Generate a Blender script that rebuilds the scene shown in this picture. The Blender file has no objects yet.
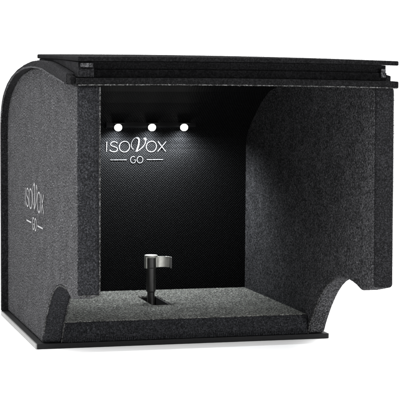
import bpy, bmesh, math, random
import numpy as np
from mathutils import Vector, Matrix
random.seed(7)
rng = np.random.default_rng(11)
scene = bpy.context.scene
COL = scene.collection
R = math.radians

# ------------------------------------------------------------------ camera
W = 0.5
cam_d = bpy.data.cameras.new("camera")
cam = bpy.data.objects.new("camera", cam_d); COL.objects.link(cam)
yaw, pitch, roll = 0.2662562, 0.0737162, 0.0061204
fw = Vector((math.sin(yaw)*math.cos(pitch), math.cos(yaw)*math.cos(pitch), -math.sin(pitch)))
rt = Vector((math.cos(yaw), -math.sin(yaw), 0)); up = rt.cross(fw)
rt2 = rt*math.cos(roll)+up*math.sin(roll); up2 = up*math.cos(roll)-rt*math.sin(roll)
M = Matrix((rt2, up2, -fw)).transposed().to_4x4()
M.translation = (-0.4490668, -2.3301522, 0.4269330)
cam.matrix_world = M
cam_d.sensor_width = 36; cam_d.lens = 1611.257/400*36
cam_d.clip_start = 0.05; cam_d.clip_end = 300
scene.camera = cam
scene.render.resolution_x = scene.render.resolution_y = 1024

# ------------------------------------------------------------------ studio light
world = bpy.data.worlds.new("World"); scene.world = world; world.use_nodes = True
nt = world.node_tree; bg = nt.nodes["Background"]
tc = nt.nodes.new("ShaderNodeTexCoord"); sx = nt.nodes.new("ShaderNodeSeparateXYZ")
mr = nt.nodes.new("ShaderNodeMapRange"); mr.interpolation_type = 'SMOOTHSTEP'
nt.links.new(tc.outputs["Generated"], sx.inputs[0]); nt.links.new(sx.outputs["Y"], mr.inputs["Value"])
mr.inputs["From Min"].default_value = -0.45; mr.inputs["From Max"].default_value = 0.55
mr.inputs["To Min"].default_value = 0.08; mr.inputs["To Max"].default_value = 2.3
nt.links.new(mr.outputs["Result"], bg.inputs["Strength"])
bg.inputs["Color"].default_value = (1, 1, 1, 1)

def area(name, loc, target, sx_, sy_, power, color=(1, 1, 1)):
    l = bpy.data.lights.new(name, 'AREA'); l.shape = 'RECTANGLE'; l.size = sx_; l.size_y = sy_
    l.energy = power; l.color = color
    o = bpy.data.objects.new(name, l); COL.objects.link(o); o.location = loc
    o.rotation_euler = (Vector(target)-Vector(loc)).to_track_quat('-Z', 'Y').to_euler()
    return o
area("overhead_softbox", (0.2, -0.1, 2.4), (0.2, -0.1, 0), 4.0, 4.0, 400)
area("low_fill_light", (1.25, -1.15, 0.36), (0.25, 0.1, -0.02), 0.9, 0.3, 30)  # added unseen fill, lifts the ground shadow below the front overhang
area("side_softbox", (-0.85, 0.0, 0.42), (0.0, 0.14, 0.25), 0.45, 0.6, 11)

vs = scene.view_settings
vs.view_transform = 'Standard'; vs.look = 'None'; vs.exposure = 0; vs.gamma = 1

# ------------------------------------------------------------------ materials
def new_mat(name):
    m = bpy.data.materials.new(name); m.use_nodes = True
    n = m.node_tree.nodes; b = n["Principled BSDF"]
    return m, m.node_tree, b
def nd(t, kind, **kw):
    n = t.nodes.new(kind)
    for k, v in kw.items(): setattr(n, k, v)
    return n
def ramp(t, src, stops):
    r = nd(t, "ShaderNodeValToRGB"); e = r.color_ramp.elements
    while len(e) < len(stops): e.new(0.5)
    for el, (p, c) in zip(e, stops):
        el.position = p; el.color = (*c, 1) if len(c) == 3 else c
    t.links.new(src, r.inputs["Fac"]); return r
def scl(c, k): return tuple(x*k for x in c)

def felt_pair(name, col, lo=0.25, hi=2.7, cl=(.35, 2.1), sc=300):
    """heathered felt: the mat itself, and the loose fibres lying on it"""
    m, t, b = new_mat(name)
    c = nd(t, "ShaderNodeTexCoord")
    n1 = nd(t, "ShaderNodeTexNoise"); n1.inputs["Scale"].default_value = sc; n1.inputs["Detail"].default_value = 4; n1.inputs["Roughness"].default_value = .7
    n2 = nd(t, "ShaderNodeTexNoise"); n2.inputs["Scale"].default_value = 26; n2.inputs["Detail"].default_value = 4
    for n in (n1, n2): t.links.new(c.outputs["Object"], n.inputs["Vector"])
    mx = nd(t, "ShaderNodeMix", data_type='FLOAT'); mx.inputs[0].default_value = 0.12
    t.links.new(n1.outputs["Fac"], mx.inputs[2]); t.links.new(n2.outputs["Fac"], mx.inputs[3])
    r = ramp(t, mx.outputs[0], [(0.40, scl(col, lo)), (0.5, scl(col, .85)), (0.60, scl(col, hi))])
    t.links.new(r.outputs["Color"], b.inputs["Base Color"])
    b.inputs["Roughness"].default_value = 1.0; b.inputs["Specular IOR Level"].default_value = 0.03
    b.inputs["Sheen Weight"].default_value = 0.0; b.inputs["Sheen Roughness"].default_value = 0.6
    bp = nd(t, "ShaderNodeBump"); bp.inputs["Strength"].default_value = 0.9; bp.inputs["Distance"].default_value = 0.0016
    t.links.new(n1.outputs["Fac"], bp.inputs["Height"])
    bp2 = nd(t, "ShaderNodeBump"); bp2.inputs["Strength"].default_value = 0.5; bp2.inputs["Distance"].default_value = 0.006
    t.links.new(n2.outputs["Fac"], bp2.inputs["Height"]); t.links.new(bp2.outputs["Normal"], bp.inputs["Normal"])
    t.links.new(bp.outputs["Normal"], b.inputs["Normal"])
    f, t, b = new_mat(name+"_fibre")
    g = nd(t, "ShaderNodeNewGeometry")
    c = nd(t, "ShaderNodeTexCoord"); cn = nd(t, "ShaderNodeTexNoise"); cn.inputs["Scale"].default_value = sc; cn.inputs["Detail"].default_value = 3
    t.links.new(c.outputs["Object"], cn.inputs["Vector"])
    cr = ramp(t, cn.outputs["Fac"], [(0.36, (cl[0],)*3), (0.5, (.9,)*3), (0.66, (cl[1],)*3)])
    r = ramp(t, g.outputs["Random Per Island"], [(0.0, scl(col, .25)), (0.55, scl(col, .9)), (0.85, scl(col, 2.4)), (1.0, scl(col, 4.5))])
    mm = nd(t, "ShaderNodeVectorMath", operation='MULTIPLY')
    t.links.new(r.outputs["Color"], mm.inputs[0]); t.links.new(cr.outputs["Color"], mm.inputs[1])
    t.links.new(mm.outputs[0], b.inputs["Base Color"])
    b.inputs["Roughness"].default_value = 0.9; b.inputs["Specular IOR Level"].default_value = 0.05
    return m, f

FELT = felt_pair("charcoal_felt", (0.027, 0.027, 0.0285), sc=380)
FELT_LIP_SHADE = felt_pair("blue_black_felt", (0.0125, 0.0128, 0.0142), .45, 1.8, (.55, 1.6), 420)  # floor lip felt; on the left wall it paints shade on front edges
FELT_SHELL = felt_pair("shell_felt", (0.0078, 0.0078, 0.0085), .45, 1.8, (.55, 1.6), 420)
FELT_FLOOR = felt_pair("warm_grey_felt", (0.100, 0.101, 0.094))
FELT_DARK = felt_pair("dark_felt", (0.0042, 0.0042, 0.0045), .5, 1.7, (.6, 1.5), 420)
FELT_EDGE = felt_pair("pale_edge_felt", (0.028, 0.028, 0.028))

def simple(name, col, rough=.5, metal=0, noise=0.0, nscale=80, bump=0.0, spec=.5):
    m, t, b = new_mat(name)
    b.inputs["Roughness"].default_value = rough; b.inputs["Metallic"].default_value = metal
    b.inputs["Specular IOR Level"].default_value = spec
    c = nd(t, "ShaderNodeTexCoord"); n = nd(t, "ShaderNodeTexNoise")
    n.inputs["Scale"].default_value = nscale; n.inputs["Detail"].default_value = 6
    t.links.new(c.outputs["Object"], n.inputs["Vector"])
    r = ramp(t, n.outputs["Fac"], [(0.3, scl(col, 1-noise)), (0.7, scl(col, 1+noise))])
    t.links.new(r.outputs["Color"], b.inputs["Base Color"])
    if bump:
        bp = nd(t, "ShaderNodeBump"); bp.inputs["Strength"].default_value = bump; bp.inputs["Distance"].default_value = 0.0005
        t.links.new(n.outputs["Fac"], bp.inputs["Height"]); t.links.new(bp.outputs["Normal"], b.inputs["Normal"])
    return m
M_BLACK = simple("black_board", (0.0022, 0.0022, 0.0026), .6, noise=.4, nscale=300, bump=.4, spec=.12)
M_SILVER = simple("pale_edge_trim", (0.10, 0.10, 0.098), .6, noise=.12, nscale=120)
M_POST = simple("black_metal_post", (0.014, 0.014, 0.013), .42, metal=0.0, noise=.3, nscale=200)
M_CLIP = simple("champagne_metal", (0.50, 0.50, 0.465), .46, metal=.7, noise=.15, nscale=150)
M_PRINT = simple("silver_print", (0.085, 0.085, 0.088), .5, noise=.2, nscale=500)
M_PRINT_IN = simple("grey_print", (0.055, 0.055, 0.057), .55, noise=.25, nscale=500)
M_GROUND = simple("white_paper", (0.92, 0.92, 0.92), .9, noise=.01, nscale=5, spec=.1)
M_HOLE = simple("black_slot_shade", (0.004, 0.004, 0.004), .8, noise=.2)

def weave_mat():
    m, t, b = new_mat("black_twill_fabric")
    c = nd(t, "ShaderNodeTexCoord")
    hs = []
    for ang in (45, -45):
        mp = nd(t, "ShaderNodeMapping"); mp.inputs["Rotation"].default_value = (0, R(ang), 0)
        w = nd(t, "ShaderNodeTexWave", wave_type='BANDS', bands_direction='X')
        w.inputs["Scale"].default_value = 92; w.inputs["Distortion"].default_value = 1.6; w.inputs["Detail"].default_value = 3
        w.inputs["Detail Scale"].default_value = 3
        t.links.new(c.outputs["Object"], mp.inputs["Vector"]); t.links.new(mp.outputs["Vector"], w.inputs["Vector"])
        hs.append(w.outputs["Fac"])
    mu = nd(t, "ShaderNodeMath", operation='MULTIPLY'); t.links.new(hs[0], mu.inputs[0]); t.links.new(hs[1], mu.inputs[1])
    n = nd(t, "ShaderNodeTexNoise"); n.inputs["Scale"].default_value = 420; n.inputs["Detail"].default_value = 4
    t.links.new(c.outputs["Object"], n.inputs["Vector"])
    m2 = nd(t, "ShaderNodeMath", operation='MULTIPLY'); t.links.new(mu.outputs[0], m2.inputs[0]); t.links.new(n.outputs["Fac"], m2.inputs[1])
    r = ramp(t, m2.outputs[0], [(0.02, (.0007, .0007, .0008)), (0.35, (.0072, .0076, .0084))])
    t.links.new(r.outputs["Color"], b.inputs["Base Color"])
    b.inputs["Roughness"].default_value = .65; b.inputs["Specular IOR Level"].default_value = .06
    bp = nd(t, "ShaderNodeBump"); bp.inputs["Strength"].default_value = 1; bp.inputs["Distance"].default_value = .0012
    t.links.new(m2.outputs[0], bp.inputs["Height"]); t.links.new(bp.outputs["Normal"], b.inputs["Normal"])
    return m
M_WEAVE = weave_mat()
def emit_mat(name, col, s):
    m, t, b = new_mat(name); b.inputs["Emission Color"].default_value = (*col, 1); b.inputs["Emission Strength"].default_value = s
    b.inputs["Base Color"].default_value = (.8, .8, .8, 1)
    g = nd(t, "ShaderNodeNewGeometry"); dp = nd(t, "ShaderNodeVectorMath", operation='DOT_PRODUCT')
    dp.inputs[1].default_value = Vector((0, -.85, -.53)).normalized(); t.links.new(g.outputs["Normal"], dp.inputs[0])
    mr = nd(t, "ShaderNodeMapRange"); mr.interpolation_type = 'SMOOTHSTEP'
    mr.inputs["From Min"].default_value = -.35; mr.inputs["From Max"].default_value = .25; mr.inputs["To Min"].default_value = .12; mr.inputs["To Max"].default_value = s
    t.links.new(dp.outputs["Value"], mr.inputs["Value"]); t.links.new(mr.outputs["Result"], b.inputs["Emission Strength"])
    return m
M_LED = emit_mat("lit_led", (1, .98, .93), 16)

# ------------------------------------------------------------------ mesh helpers
def link(name, bm, mats, parent=None, smooth=False):
    me = bpy.data.meshes.new(name); bm.to_mesh(me); bm.free()
    for m in (mats if isinstance(mats, (tuple, list)) else [mats]): me.materials.append(m)
    if smooth:
        for p in me.polygons: p.use_smooth = True
    o = bpy.data.objects.new(name, me); COL.objects.link(o)
    if parent: o.parent = parent
    return o
def empty(name, loc=(0, 0, 0)):
    o = bpy.data.objects.new(name, None); COL.objects.link(o); o.location = loc; o.empty_display_size = .05
    return o
def tag(o, label, cat): o["label"] = label; o["category"] = cat

def prism(prof, x0, x1, bm=None, nx=1, zoff=None):
    """solid of a closed (y, z) outline between x0 and x1"""
    bm = bm or bmesh.new()
    rows = []
    for i in range(nx+1):
        x = x0+(x1-x0)*i/nx
        dz = zoff(x) if zoff else 0
        rows.append([bm.verts.new((x, y, z+dz)) for y, z in prof])
    n = len(prof)
    for i in range(nx):
        for k in range(n):
            bm.faces.new((rows[i][k], rows[i][(k+1) % n], rows[i+1][(k+1) % n], rows[i+1][k]))
    bm.faces.new(rows[0][::-1]); bm.faces.new(rows[-1])
    bmesh.ops.recalc_face_normals(bm, faces=bm.faces[:])
    return bm
def bevel(bm, off, seg=3, ang=35):
    es = [e for e in bm.edges if len(e.link_faces) == 2 and e.calc_face_angle(0) > R(ang)]
    bmesh.ops.bevel(bm, geom=es, offset=off, segments=seg, profile=.5, affect='EDGES', clamp_overlap=True)
    return bm
def box(x0, x1, y0, y1, z0, z1, bm=None):
    return prism([(y0, z0), (y1, z0), (y1, z1), (y0, z1)], x0, x1, bm)
def tube(path, r, bm=None, seg=8, closed=False):
    bm = bm or bmesh.new(); P = [Vector(p) for p in path]; rows = []
    for i, p in enumerate(P):
        a = P[max(i-1, 0)]; b = P[min(i+1, len(P)-1)]; d = (b-a).normalized()
        u = d.orthogonal().normalized() if i == 0 else (u-d*u.dot(d)).normalized()
        v = d.cross(u)
        rows.append([bm.verts.new(p+(u*math.cos(t)+v*math.sin(t))*r) for t in [2*math.pi*k/seg for k in range(seg)]])
    for i in range(len(P)-1):
        for k in range(seg):
            bm.faces.new((rows[i][k], rows[i][(k+1) % seg], rows[i+1][(k+1) % seg], rows[i+1][k]))
    bm.faces.new(rows[0][::-1]); bm.faces.new(rows[-1])
    return bm
def lathe(cx, cy, prof, seg=40, bm=None):
    bm = bm or bmesh.new(); rows = []
    for r, z in prof:
        rows.append([bm.verts.new((cx+r*math.cos(2*math.pi*k/seg), cy+r*math.sin(2*math.pi*k/seg), z)) for k in range(seg)])
    for i in range(len(prof)-1):
        for k in range(seg):
            bm.faces.new((rows[i][k], rows[i][(k+1) % seg], rows[i+1][(k+1) % seg], rows[i+1][k]))
    bm.faces.new(rows[0][::-1]); bm.faces.new(rows[-1])
    bmesh.ops.recalc_face_normals(bm, faces=bm.faces[:])
    return bm

def felt_link(name, bm, pair, parent, dens, length=.0023, width=.00036, keep=None, front=None):
    """link a felt body and lay loose fibres (one mesh) over its surface; dens = fibres per square metre"""
    tri = bm.copy(); bmesh.ops.triangulate(tri, faces=tri.faces[:])
    A, B, Cc, N, K = [], [], [], [], []
    def isf(f):
        c = f.calc_center_median()
        if not front: return False
        if f.normal.y < -.6 and c.y < .012: return True
        return front is FELT_LIP_SHADE and abs(f.normal.x) < .8 and .05 < c.y < .33 and c.z < .12  # left arch cut takes the same darkened felt
    for f in bm.faces: f.material_index = 2 if isf(f) else 0
    for f in tri.faces:
        if keep and not keep(f.calc_center_median(), f.normal): continue
        a, b, c = [v.co for v in f.verts]; A.append(a[:]); B.append(b[:]); Cc.append(c[:]); N.append(f.normal[:]); K.append(3 if isf(f) else 1)
    tri.free()
    me = bpy.data.meshes.new(name); bm.to_mesh(me); bm.free()
    nv0 = len(me.vertices)
    A, B, Cc, N = map(np.array, (A, B, Cc, N))
    ar = np.linalg.norm(np.cross(B-A, Cc-A), axis=1)/2
    n = int(ar.sum()*dens)
    idx = rng.choice(len(ar), n, p=ar/ar.sum())
    u = rng.random((n, 1)); v = rng.random((n, 1)); fl = (u+v) > 1; u = np.where(fl, 1-u, u); v = np.where(fl, 1-v, v)
    P = A[idx]+(B-A)[idx]*u+(Cc-A)[idx]*v; Nn = N[idx]
    T = rng.normal(size=(n, 3)); T -= Nn*(T*Nn).sum(1, keepdims=True); T /= np.linalg.norm(T, axis=1, keepdims=True)+1e-9
    S = np.cross(Nn, T)
    L = length*(.4+1.0*rng.random((n, 1))); lift = .08+.45*rng.random((n, 1))**2
    Wd = width*(.6+.8*rng.random((n, 1)))
    p0 = P+S*Wd/2-Nn*.0001; p1 = P-S*Wd/2-Nn*.0001
    mid = P+T*L*.55+Nn*L*lift*.7; p2 = mid-S*Wd/2; p3 = mid+S*Wd/2
    tip = P+T*L+Nn*L*lift*rng.random((n, 1))
    V = np.stack([p0, p1, p2, p3, tip], 1).reshape(-1, 3)
    base = np.arange(n)[:, None]*5
    q = base+np.array([0, 1, 2, 3]); t3 = base+np.array([3, 2, 4])
    fm = bpy.data.meshes.new(name+"_tmp")
    faces = [tuple(r) for r in q.tolist()]+[tuple(r) for r in t3.tolist()]
    fm.from_pydata(V.tolist(), [], faces)
    mi = np.array(K)[idx]
    fm.polygons.foreach_set("material_index", np.concatenate([mi, mi]).tolist())
    b2 = bmesh.new(); b2.from_mesh(me); b2.from_mesh(fm); b2.to_mesh(me); b2.free()
    bpy.data.meshes.remove(fm)
    me.materials.append(pair[0]); me.materials.append(pair[1])
    if front: me.materials.append(front[0]); me.materials.append(front[1])
    o = bpy.data.objects.new(name, me); COL.objects.link(o); o.parent = parent
    return o

# ------------------------------------------------------------------ setting
bm = bmesh.new(); s = 60
for a, b_ in ((-s, -s), (s, -s), (s, s), (-s, s)): bm.verts.new((a, b_, -0.0212))
bm.faces.new(bm.verts[:])
g = link("ground", bm, M_GROUND); g["kind"] = "structure"

# ------------------------------------------------------------------ the booth
TL, TR = 0.0342, 0.0326
YB = 0.3136; ZP = -0.012; ZF = 0.0225; YD = 0.690; YS = 0.701
booth = empty("vocal_booth", (0.25, 0.5, -0.021))
tag(booth, "open fronted charcoal felt vocal booth with curved roof and three lit lamps inside", "vocal booth")
off = Vector(booth.location)
def finish():
    for o in bpy.data.objects:
        if o.parent is booth and o.type == 'MESH': o.matrix_parent_inverse = Matrix.Translation(-off)

ARCH = [(.3136, -.0115), (.302, .007), (.2885, .0235), (.2745, .0395), (.258, .0555), (.241, .0695), (.223, .0815), (.203, .0915),
        (.183, .0985), (.162, .1035), (.140, .1062), (.118, .1068), (.098, .1050), (.080, .1020), (.062, .0972), (.056, .0966)]
TOP_IN = [(.006, .4185), (.0505, .4225), (.110, .4292), (.1905, .4381), (.24, .4440), (.293, .4470), (.36, .4485), (.435, .4462), (.5235, .4374),
          (.56, .4300), (.5935, .4213), (.620, .4130), (.645, .4035), (.668, .391), (.685, .376), (.695, .359), (.700, .335)]
TOP_OUT = [(.030, .4365), (.055, .4397), (.110, .4462), (.172, .4530), (.22, .4570), (.28, .4590), (.351, .4580), (.425, .4530), (.5035, .4448),
           (.574, .4330), (.6235, .4205), (.655, .4085), (.680, .395), (.698, .379), (.708, .361), (.7125, .335)]
wall_prof = ARCH+[(.0, .1075)]+TOP_IN+[(YS-.001, -.0115)]

FIB = 420000
for nm, x0, x1, inner in (("side_wall", 0, TL, TL), ("side_wall", W-TR, W, W-TR)):
    left = x0 == 0
    bm = bevel(prism(wall_prof, x0, x1), .005, 3, 50)
    kp = (lambda c, n: n.x < -.3 or n.y < -.2 or n.z < -.2) if left else (lambda c, n: n.x < -.2 or n.y < -.2 or n.z < -.3 or c.y < .01)
    w = felt_link(nm, bm, FELT, booth, FIB, keep=kp, front=FELT_LIP_SHADE if left else FELT_SHELL)  # front: darker felt puts shade into the colour of front-facing edges
    w["label"] = "left felt wall printed with a silver logo" if left else "right felt wall with its grey inner face showing"
    # pale rubbed cut edges of the felt
    xs = [TL-.0012] if left else [W-TR+.0012]
    for k, xe in enumerate(xs):
        path = [(xe, y-.0003, z-.0002) for y, z in (ARCH[:12] if left else ARCH[:9])]
        felt_link("seam", tube(path, .0011), FELT_EDGE, w, FIB*2, length=.0016)
    if left:
        felt_link("seam", tube([(.0012, y-.0002, z) for y, z in ARCH[1:13]], .0009), FELT_EDGE, w, FIB*2, length=.0014)
        felt_link("seam", tube([(TL-.0012, -.0002, .110), (TL-.0012, -.0002, .26), (TL-.0012, -.0002, .417)], .0010), FELT_EDGE, w, FIB*2, length=.0014)
        felt_link("seam", tube([(.003, .0012, .1082), (.018, .0008, .108), (TL-.002, .0012, .1082)], .0012), FELT_EDGE, w, FIB*2, length=.0014)  # pale tube paints the table light caught along the lower front edge

# curved outer shell: back and roof in one sheet
def resample(P, n):
    P = [Vector((0, *q)) for q in P]; L = [0]
    for a, b in zip(P, P[1:]): L.append(L[-1]+(b-a).length)
    return [(float(np.interp(k/(n-1)*L[-1], L, [q.y for q in P])), float(np.interp(k/(n-1)*L[-1], L, [q.z for q in P]))) for k in range(n)]
NS = 90
so = resample([(.7125, -.0115), (.7125, .10), (.7125, .22), (.7125, .31)]+TOP_OUT[::-1], NS)
si = resample([(YS, -.0115), (YS, .10), (YS, .22), (YS, .31)]+[(y, z+.0004) for y, z in TOP_IN[:0:-1]][:-1]+[(.0305, .4208)], NS)
def shell_bm(x0, x1):
    bm = bmesh.new(); rows = []
    for (a, b), (c, d) in zip(so, si): rows.append([bm.verts.new(q) for q in ((x0, a, b), (x1, a, b), (x1, c, d), (x0, c, d))])
    for i in range(NS-1):
        for k in range(4): bm.faces.new((rows[i][k], rows[i][(k+1) % 4], rows[i+1][(k+1) % 4], rows[i+1][k]))
    bm.faces.new(rows[0]); bm.faces.new(rows[-1][::-1])
    bmesh.ops.recalc_face_normals(bm, faces=bm.faces[:])
    return bm
sh = felt_link("outer_shell", bevel(shell_bm(-.012, W+.003), .0012, 2, 60), FELT_SHELL, booth, 160000,
               keep=lambda c, n: n.x < -.5 or n.z > .1 or n.y < -.3)
pth = [(-.0118, y, z) for y, z in si[30:-1]]
felt_link("edge_piping", tube(pth, .0014), FELT, sh, FIB, length=.0016)

felt_link("corner_tab", bevel(prism([(.002, .4212), (.002, .4318), (.029, .4360), (.029, .4222)], -.0112, -.0034), .0012, 2), FELT_DARK, sh, FIB)
# liner: twill back wall curving into the ceiling
inn = [(YD, .0220), (YD, .10), (YD, .20), (YD, .295), (.6885, .305), (.684, .318), (.674, .331), (.658, .345), (.630, .363), (.594, .386), (.545, .407), (.47, .423), (.36, .431), (.22, .428), (.10, .421), (.030, .4192)]
lin = link("back_panel", prism(inn+[(y-.0008, z-.0008) for y, z in TOP_IN[1:]]+[(YS-.0012, .2), (YS-.0012, .022)], TL+.0005, W-TR-.0005), M_WEAVE, booth)
lin["label"] = "black twill back panel curving into the ceiling"

# floor pad with a slot for the microphone holder
SX0, SX1, SY0, SY1 = .2306, .2675, .4795, .606
bm = bmesh.new()
def floor_bm():
    xs = [TL+.0004, SX0, SX1, W-TR-.0004]; ys = [YB, SY0, SY1, YD-.0006]
    bm = bmesh.new(); top = {}; bot = {}
    for i, x in enumerate(xs):
        for j, y in enumerate(ys):
            top[i, j] = bm.verts.new((x, y, ZF)); bot[i, j] = bm.verts.new((x, y, ZP+.0004))
    for i in range(3):
        for j in range(3):
            if i == 1 and j == 1: continue
            bm.faces.new([top[i, j], top[i+1, j], top[i+1, j+1], top[i, j+1]])
            bm.faces.new([bot[i, j], bot[i, j+1], bot[i+1, j+1], bot[i+1, j]])
    def wallq(a, b): bm.faces.new([bot[a], bot[b], top[b], top[a]])
    for k in range(3):
        wallq((k, 0), (k+1, 0)); wallq((k+1, 3), (k, 3)); wallq((0, k+1), (0, k)); wallq((3, k), (3, k+1))
    wallq((2, 1), (1, 1)); wallq((1, 2), (2, 2)); wallq((1, 1), (1, 2)); wallq((2, 2), (2, 1))
    bmesh.ops.recalc_face_normals(bm, faces=bm.faces[:])
    return bm
fl = felt_link("floor_pad", bevel(floor_bm(), .002, 2, 50), FELT_FLOOR, booth, FIB, keep=lambda c, n: n.z > .2 or n.y < -.2)
# front lip of the pad, dark felt with a stitched hem
fp = felt_link("front_lip", bevel(box(TL+.0004, W-TR-.0004, YB-.005, YB-.0002, ZP+.0004, ZF-.0008), .0018, 2), FELT_LIP_SHADE, fl, FIB, keep=lambda c, n: n.y < -.1 or n.z > .2)
bm = bmesh.new(); x = TL+.004
while x < W-TR-.003:
    h = random.uniform(.006, .010); z0 = ZP+.0012
    tube([(x, YB-.0056, z0), (x+random.uniform(-.0004, .0004), YB-.0062, z0+h*.5), (x+random.uniform(-.0006, .0006), YB-.0052, z0+h)], .00045, bm, 5)
    x += random.uniform(.0030, .0042)
link("stitching", bm, FELT_LIP_SHADE[0], fl)
bm = box(SX0-.001, SX1+.001, SY0-.001, SY1+.001, ZP+.0012, ZP+.003)
e_ = .0016; zt_ = ZF-.0028
box(SX0-.0003, SX0+e_, SY0, SY1, ZP+.0032, zt_, bm); box(SX1-e_, SX1+.0003, SY0, SY1, ZP+.0032, zt_, bm)
box(SX0+e_+.0001, SX1-e_-.0001, SY0-.0003, SY0+e_, ZP+.0032, zt_, bm); box(SX0+e_+.0001, SX1-e_-.0001, SY1-e_, SY1+.0003, ZP+.0032, zt_, bm)
link("slot_shade", bm, M_HOLE, fl)  # black sleeve paints the deep shade inside the slot

# base board with pale cut edges
bb = link("base_board", bevel(box(-.0095, W+.0045, YB-.007, .7135, -.0208, -.0120), .0008, 2), M_BLACK, booth)
link("edge_trim", box(-.0118, -.0096, YB-.006, .712, -.0206, -.0124), M_SILVER, bb)
link("edge_trim", box(W+.0046, W+.0062, YB-.006, .712, -.0206, -.0124), M_SILVER, bb)

# lid: two panels with a recessed core between them
def bow(x):
    t = x/W
    return .0020*(1-(2*t-1)**2)-.0022*t
lid = empty("lid", (0, 0, 0)); lid.parent = booth; lid.matrix_parent_inverse = Matrix.Translation(-off)
def lidpart(name, bm, pair, dens=150000, keep=None, length=.0012, width=.00025): return felt_link(name, bm, pair, lid, dens, length, width, keep=keep)
tp = [(-.004, .4545), (-.004, .4615), (.355, .4700), (.355, .4630), (.15, .4590)]
lidpart("top_panel", bevel(prism(tp, -.001, .5022, nx=16, zoff=bow), .0018, 2, 40), FELT_DARK)
bp_ = [(-.004, .4195), (-.004, .4302), (.029, .4310), (.029, .4200)]
lidpart("bottom_panel", bevel(prism(bp_, -.003, .5026, nx=16, zoff=bow), .0018, 2, 40), FELT_DARK)
core = [(.013, .4312), (.013, .4425), (.0165, .4432), (.0165, .4542), (.15, .4588), (.345, .4627), (.345, .4588), (.28, .4598), (.22, .4578), (.172, .4538), (.11, .4470), (.055, .4405), (.032, .4376), (.0305, .4316)]
lidpart("core_strip", prism(core, .0245, .4885, nx=16, zoff=lambda x: bow(x)*.8), FELT_DARK)
cor2 = [(.001, .4312), (.001, .4440), (.004, .4450), (.004, .4536), (.15, .4588), (.345, .4627), (.345, .4588), (.28, .4598), (.22, .4578), (.172, .4538), (.11, .4470), (.055, .4405), (.032, .4376), (.0305, .4316)]
lidpart("end_block", bevel(prism(cor2, .001, .0243), .001, 2, 50), FELT_SHELL)
felt_link("piping", tube([(x, -.0042, .4200+bow(x)) for x in np.linspace(.0, .5, 24)], .0008), FELT_EDGE, lid, FIB, length=.0014)
lidpart("pull_tab", bevel(box(.4785, .4865, .0098, .0125, .4335, .4475), .001, 2), FELT, 200000)
lidpart("upper_strip", bevel(box(.004, .022, -.001, .0008, .4462, .4525), .0008, 2), FELT)

# lamps
bar = link("led_bar", bevel(prism([(.652, .3400), (.668, .3365), (.672, .3430), (.654, .3500)], .180, .356), .001, 2), M_BLACK, booth)
LEDS = [.2025, .2682, .3312]
for x in LEDS:
    y, z = .6495, .3385
    b_ = bmesh.new(); bmesh.ops.create_uvsphere(b_, u_segments=24, v_segments=12, radius=.0074)
    bmesh.ops.scale(b_, vec=(1, 1, .95), verts=b_.verts[:]); bmesh.ops.translate(b_, vec=(x, y, z), verts=b_.verts[:])
    d = link("led_lamp", b_, M_LED, bar, True)
    link("led_light_block", bevel(prism([(.6375, .3478), (.6375, .3460), (.640, .3462), (.654, .3468), (.654, .3515)], x-.0105, x+.0105), .0005, 2), M_BLACK, bar)  # added hood, keeps lamp light off the liner above
    l = bpy.data.lights.new("led_light", 'SPOT'); l.energy = 3.5; l.spot_size = R(165); l.spot_blend = .9; l.shadow_soft_size = .006
    l.color = (.93, .97, 1.0)
    o = bpy.data.objects.new("led_light", l); COL.objects.link(o); o.location = (x, y+.012, z-.0095)
    o.rotation_euler = Vector((0, .12, -1)).to_track_quat('-Z', 'Y').to_euler()

# ------------------------------------------------------------------ logo
def arc(cx, cy, rx, ry, a0, a1, n=28):
    return [(cx+rx*math.cos(R(a0+(a1-a0)*i/n)), cy-ry*math.sin(R(a0+(a1-a0)*i/n))) for i in range(n+1)]
def bez(p0, p1, p2, p3, n=16):
    return [tuple((1-t)**3*a+3*(1-t)**2*t*b+3*(1-t)*t*t*c+t**3*d for a, b, c, d in zip(p0, p1, p2, p3)) for t in [i/n for i in range(n+1)]]
LOGO = [
 ([(51, 123), (51, 169)], 3.9),
 (bez((101, 131), (95, 120), (70, 120), (70, 134))+bez((70, 134), (70, 148), (102, 143), (102, 157))+bez((102, 157), (102, 173), (74, 172), (66, 160)), 3.9),
 (arc(135, 146, 24, 24.5, 0, 360, 40), 3.9),
 (bez((177.3, 159), (167, 152), (164, 140), (167, 129))+bez((167, 129), (170, 115), (180, 104), (190, 105)), 3.2),
 (bez((186, 105.2), (200, 104), (202, 116), (201, 128))+bez((201, 128), (200, 146), (194, 160), (190, 170)), 7.6),
 (bez((190, 170.5), (204, 162), (222, 150), (230, 133))+bez((230, 133), (233, 124), (231, 112), (223, 110.5)), 3.6),
 (bez((222.5, 113), (222, 104), (232, 104), (235, 117)), 3.6),
 (arc(261, 146, 24, 24.5, 0, 360, 40), 3.9),
 ([(291, 123), (329, 169)], 3.9), ([(329, 123), (291, 169)], 3.9),
 ([(69, 206), (145, 206)], 3.9), ([(240, 206), (317, 206)], 3.9),
 (arc(176, 206, 12.5, 15, 48, 330, 30)+[(188.5, 207), (179, 207)], 3.4),
 (arc(208, 206, 13.5, 15, 0, 360, 36), 3.4),
]
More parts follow.
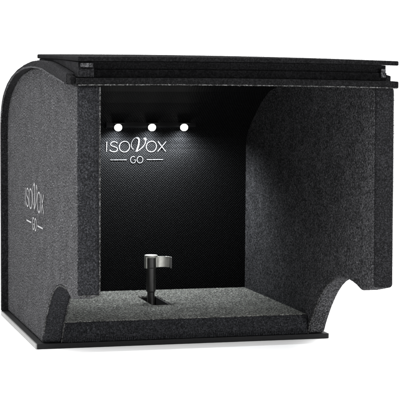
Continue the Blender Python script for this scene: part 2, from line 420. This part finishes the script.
def logo(name, place, normal, s, parent, mat, t0=.0002, th=.0006, fat=1.0):
    bm = bmesh.new()
    for pts, wd in LOGO:
        wd *= fat
        cl = math.dist(pts[0], pts[-1]) < .5 and len(pts) > 20
        n = len(pts); rows = []
        for i, (u, v) in enumerate(pts):
            a = pts[(i-1) % (n-1)] if cl else pts[max(i-1, 0)]; b = pts[(i+1) % (n-1)] if cl else pts[min(i+1, n-1)]
            dx, dy = b[0]-a[0], b[1]-a[1]; q = math.hypot(dx, dy) or 1; nx, ny = -dy/q*wd/2, dx/q*wd/2
            r = []
            for sg, h in ((1, t0), (1, t0+th), (-1, t0+th), (-1, t0)):
                r.append(bm.verts.new(place(u+nx*sg, v+ny*sg)+normal*h))
            rows.append(r)
        for i in range(n-1):
            for k in range(4): bm.faces.new((rows[i][k], rows[i][(k+1) % 4], rows[i+1][(k+1) % 4], rows[i+1][k]))
        if not cl: bm.faces.new(rows[0]); bm.faces.new(rows[-1][::-1])
    bmesh.ops.recalc_face_normals(bm, faces=bm.faces[:])
    return link(name, bm, mat, parent)
logo("logo_print", lambda u, v: Vector((.2475+(u-192)*.00042, float(np.interp(.3005-(v-146)*.000422, [q[1] for q in inn[:10]], [q[0] for q in inn[:10]])), .3005-(v-146)*.000422)), Vector((0, -1, 0)), 1, booth, M_PRINT_IN, t0=.0006)
logo("logo_print", lambda u, v: Vector((0, .3865-(u-190)*.00068, .2225-(v-146)*.00068)), Vector((-1, 0, 0)), 1, booth, M_PRINT, t0=.0006, fat=1.0)
# children of booth keep world coordinates
finish()
for o in list(bpy.data.objects):
    if o.parent and o.parent is not booth and o.type == 'MESH': pass

# ------------------------------------------------------------------ microphone holder in the slot
HX, HY = .2385, .530
mh = empty("microphone_holder", (HX, HY, ZP+.003))
tag(mh, "black upright post with pale metal clip arm standing in the floor slot", "microphone holder")
mo = Matrix.Translation(-Vector(mh.location))
parts = []
parts.append(link("post", lathe(HX, HY, [(.0066, ZP+.0031), (.0068, .030), (.0068, .0395), (.0086, .041), (.0088, .042), (.0088, .084), (.0096, .0855), (.0096, .1030)]), M_POST, mh))
parts.append(link("cap", lathe(HX, HY, [(.0098, .1032), (.0102, .1040), (.0122, .1051), (.0124, .1062), (.0122, .1074), (.0114, .1082), (.004, .1086)]), M_CLIP, mh))
# clip: one bent plate wrapping the back of the post and reaching out to the right
path = [(HX+.0113*math.cos(R(a)), HY+.0113*math.sin(R(a)), 0) for a in range(215, 19, -12)]
n2 = 16; x0_, y0_ = path[-1][0], path[-1][1]
for i in range(1, n2+1):
    t = i/n2
    path.append((x0_+.0250*t, y0_+.0035*math.sin(math.pi*t)-.007*t*t, 0))
n = len(path)-1
bm = bmesh.new(); rows = []
for i, p in enumerate(path):
    a = Vector(path[max(i-1, 0)]); b = Vector(path[min(i+1, n)]); d_ = (b-a).normalized(); nn = Vector((-d_.y, d_.x, 0))
    zt = .1048; zb = .0840+.0010*(i/n)
    P = Vector(p); r = []
    for sgn, z in ((-1, zb), (1, zb), (1, zt), (-1, zt)):
        v_ = P+nn*sgn*.0011; r.append(bm.verts.new((v_.x, v_.y, z)))
    rows.append(r)
for i in range(n):
    for k in range(4): bm.faces.new((rows[i][k], rows[i][(k+1) % 4], rows[i+1][(k+1) % 4], rows[i+1][k]))
bm.faces.new(rows[0]); bm.faces.new(rows[-1][::-1]); bmesh.ops.recalc_face_normals(bm, faces=bm.faces[:])
parts.append(link("clip_arm", bevel(bm, .0004, 2), M_CLIP, mh))
e = path[-1]
parts.append(link("clip_tip", bevel(box(e[0]-.0010, e[0]+.0034, e[1]-.0030, e[1]+.0040, .0828, .1040), .0008, 2), M_POST, mh))
for o in parts: o.matrix_parent_inverse = mo
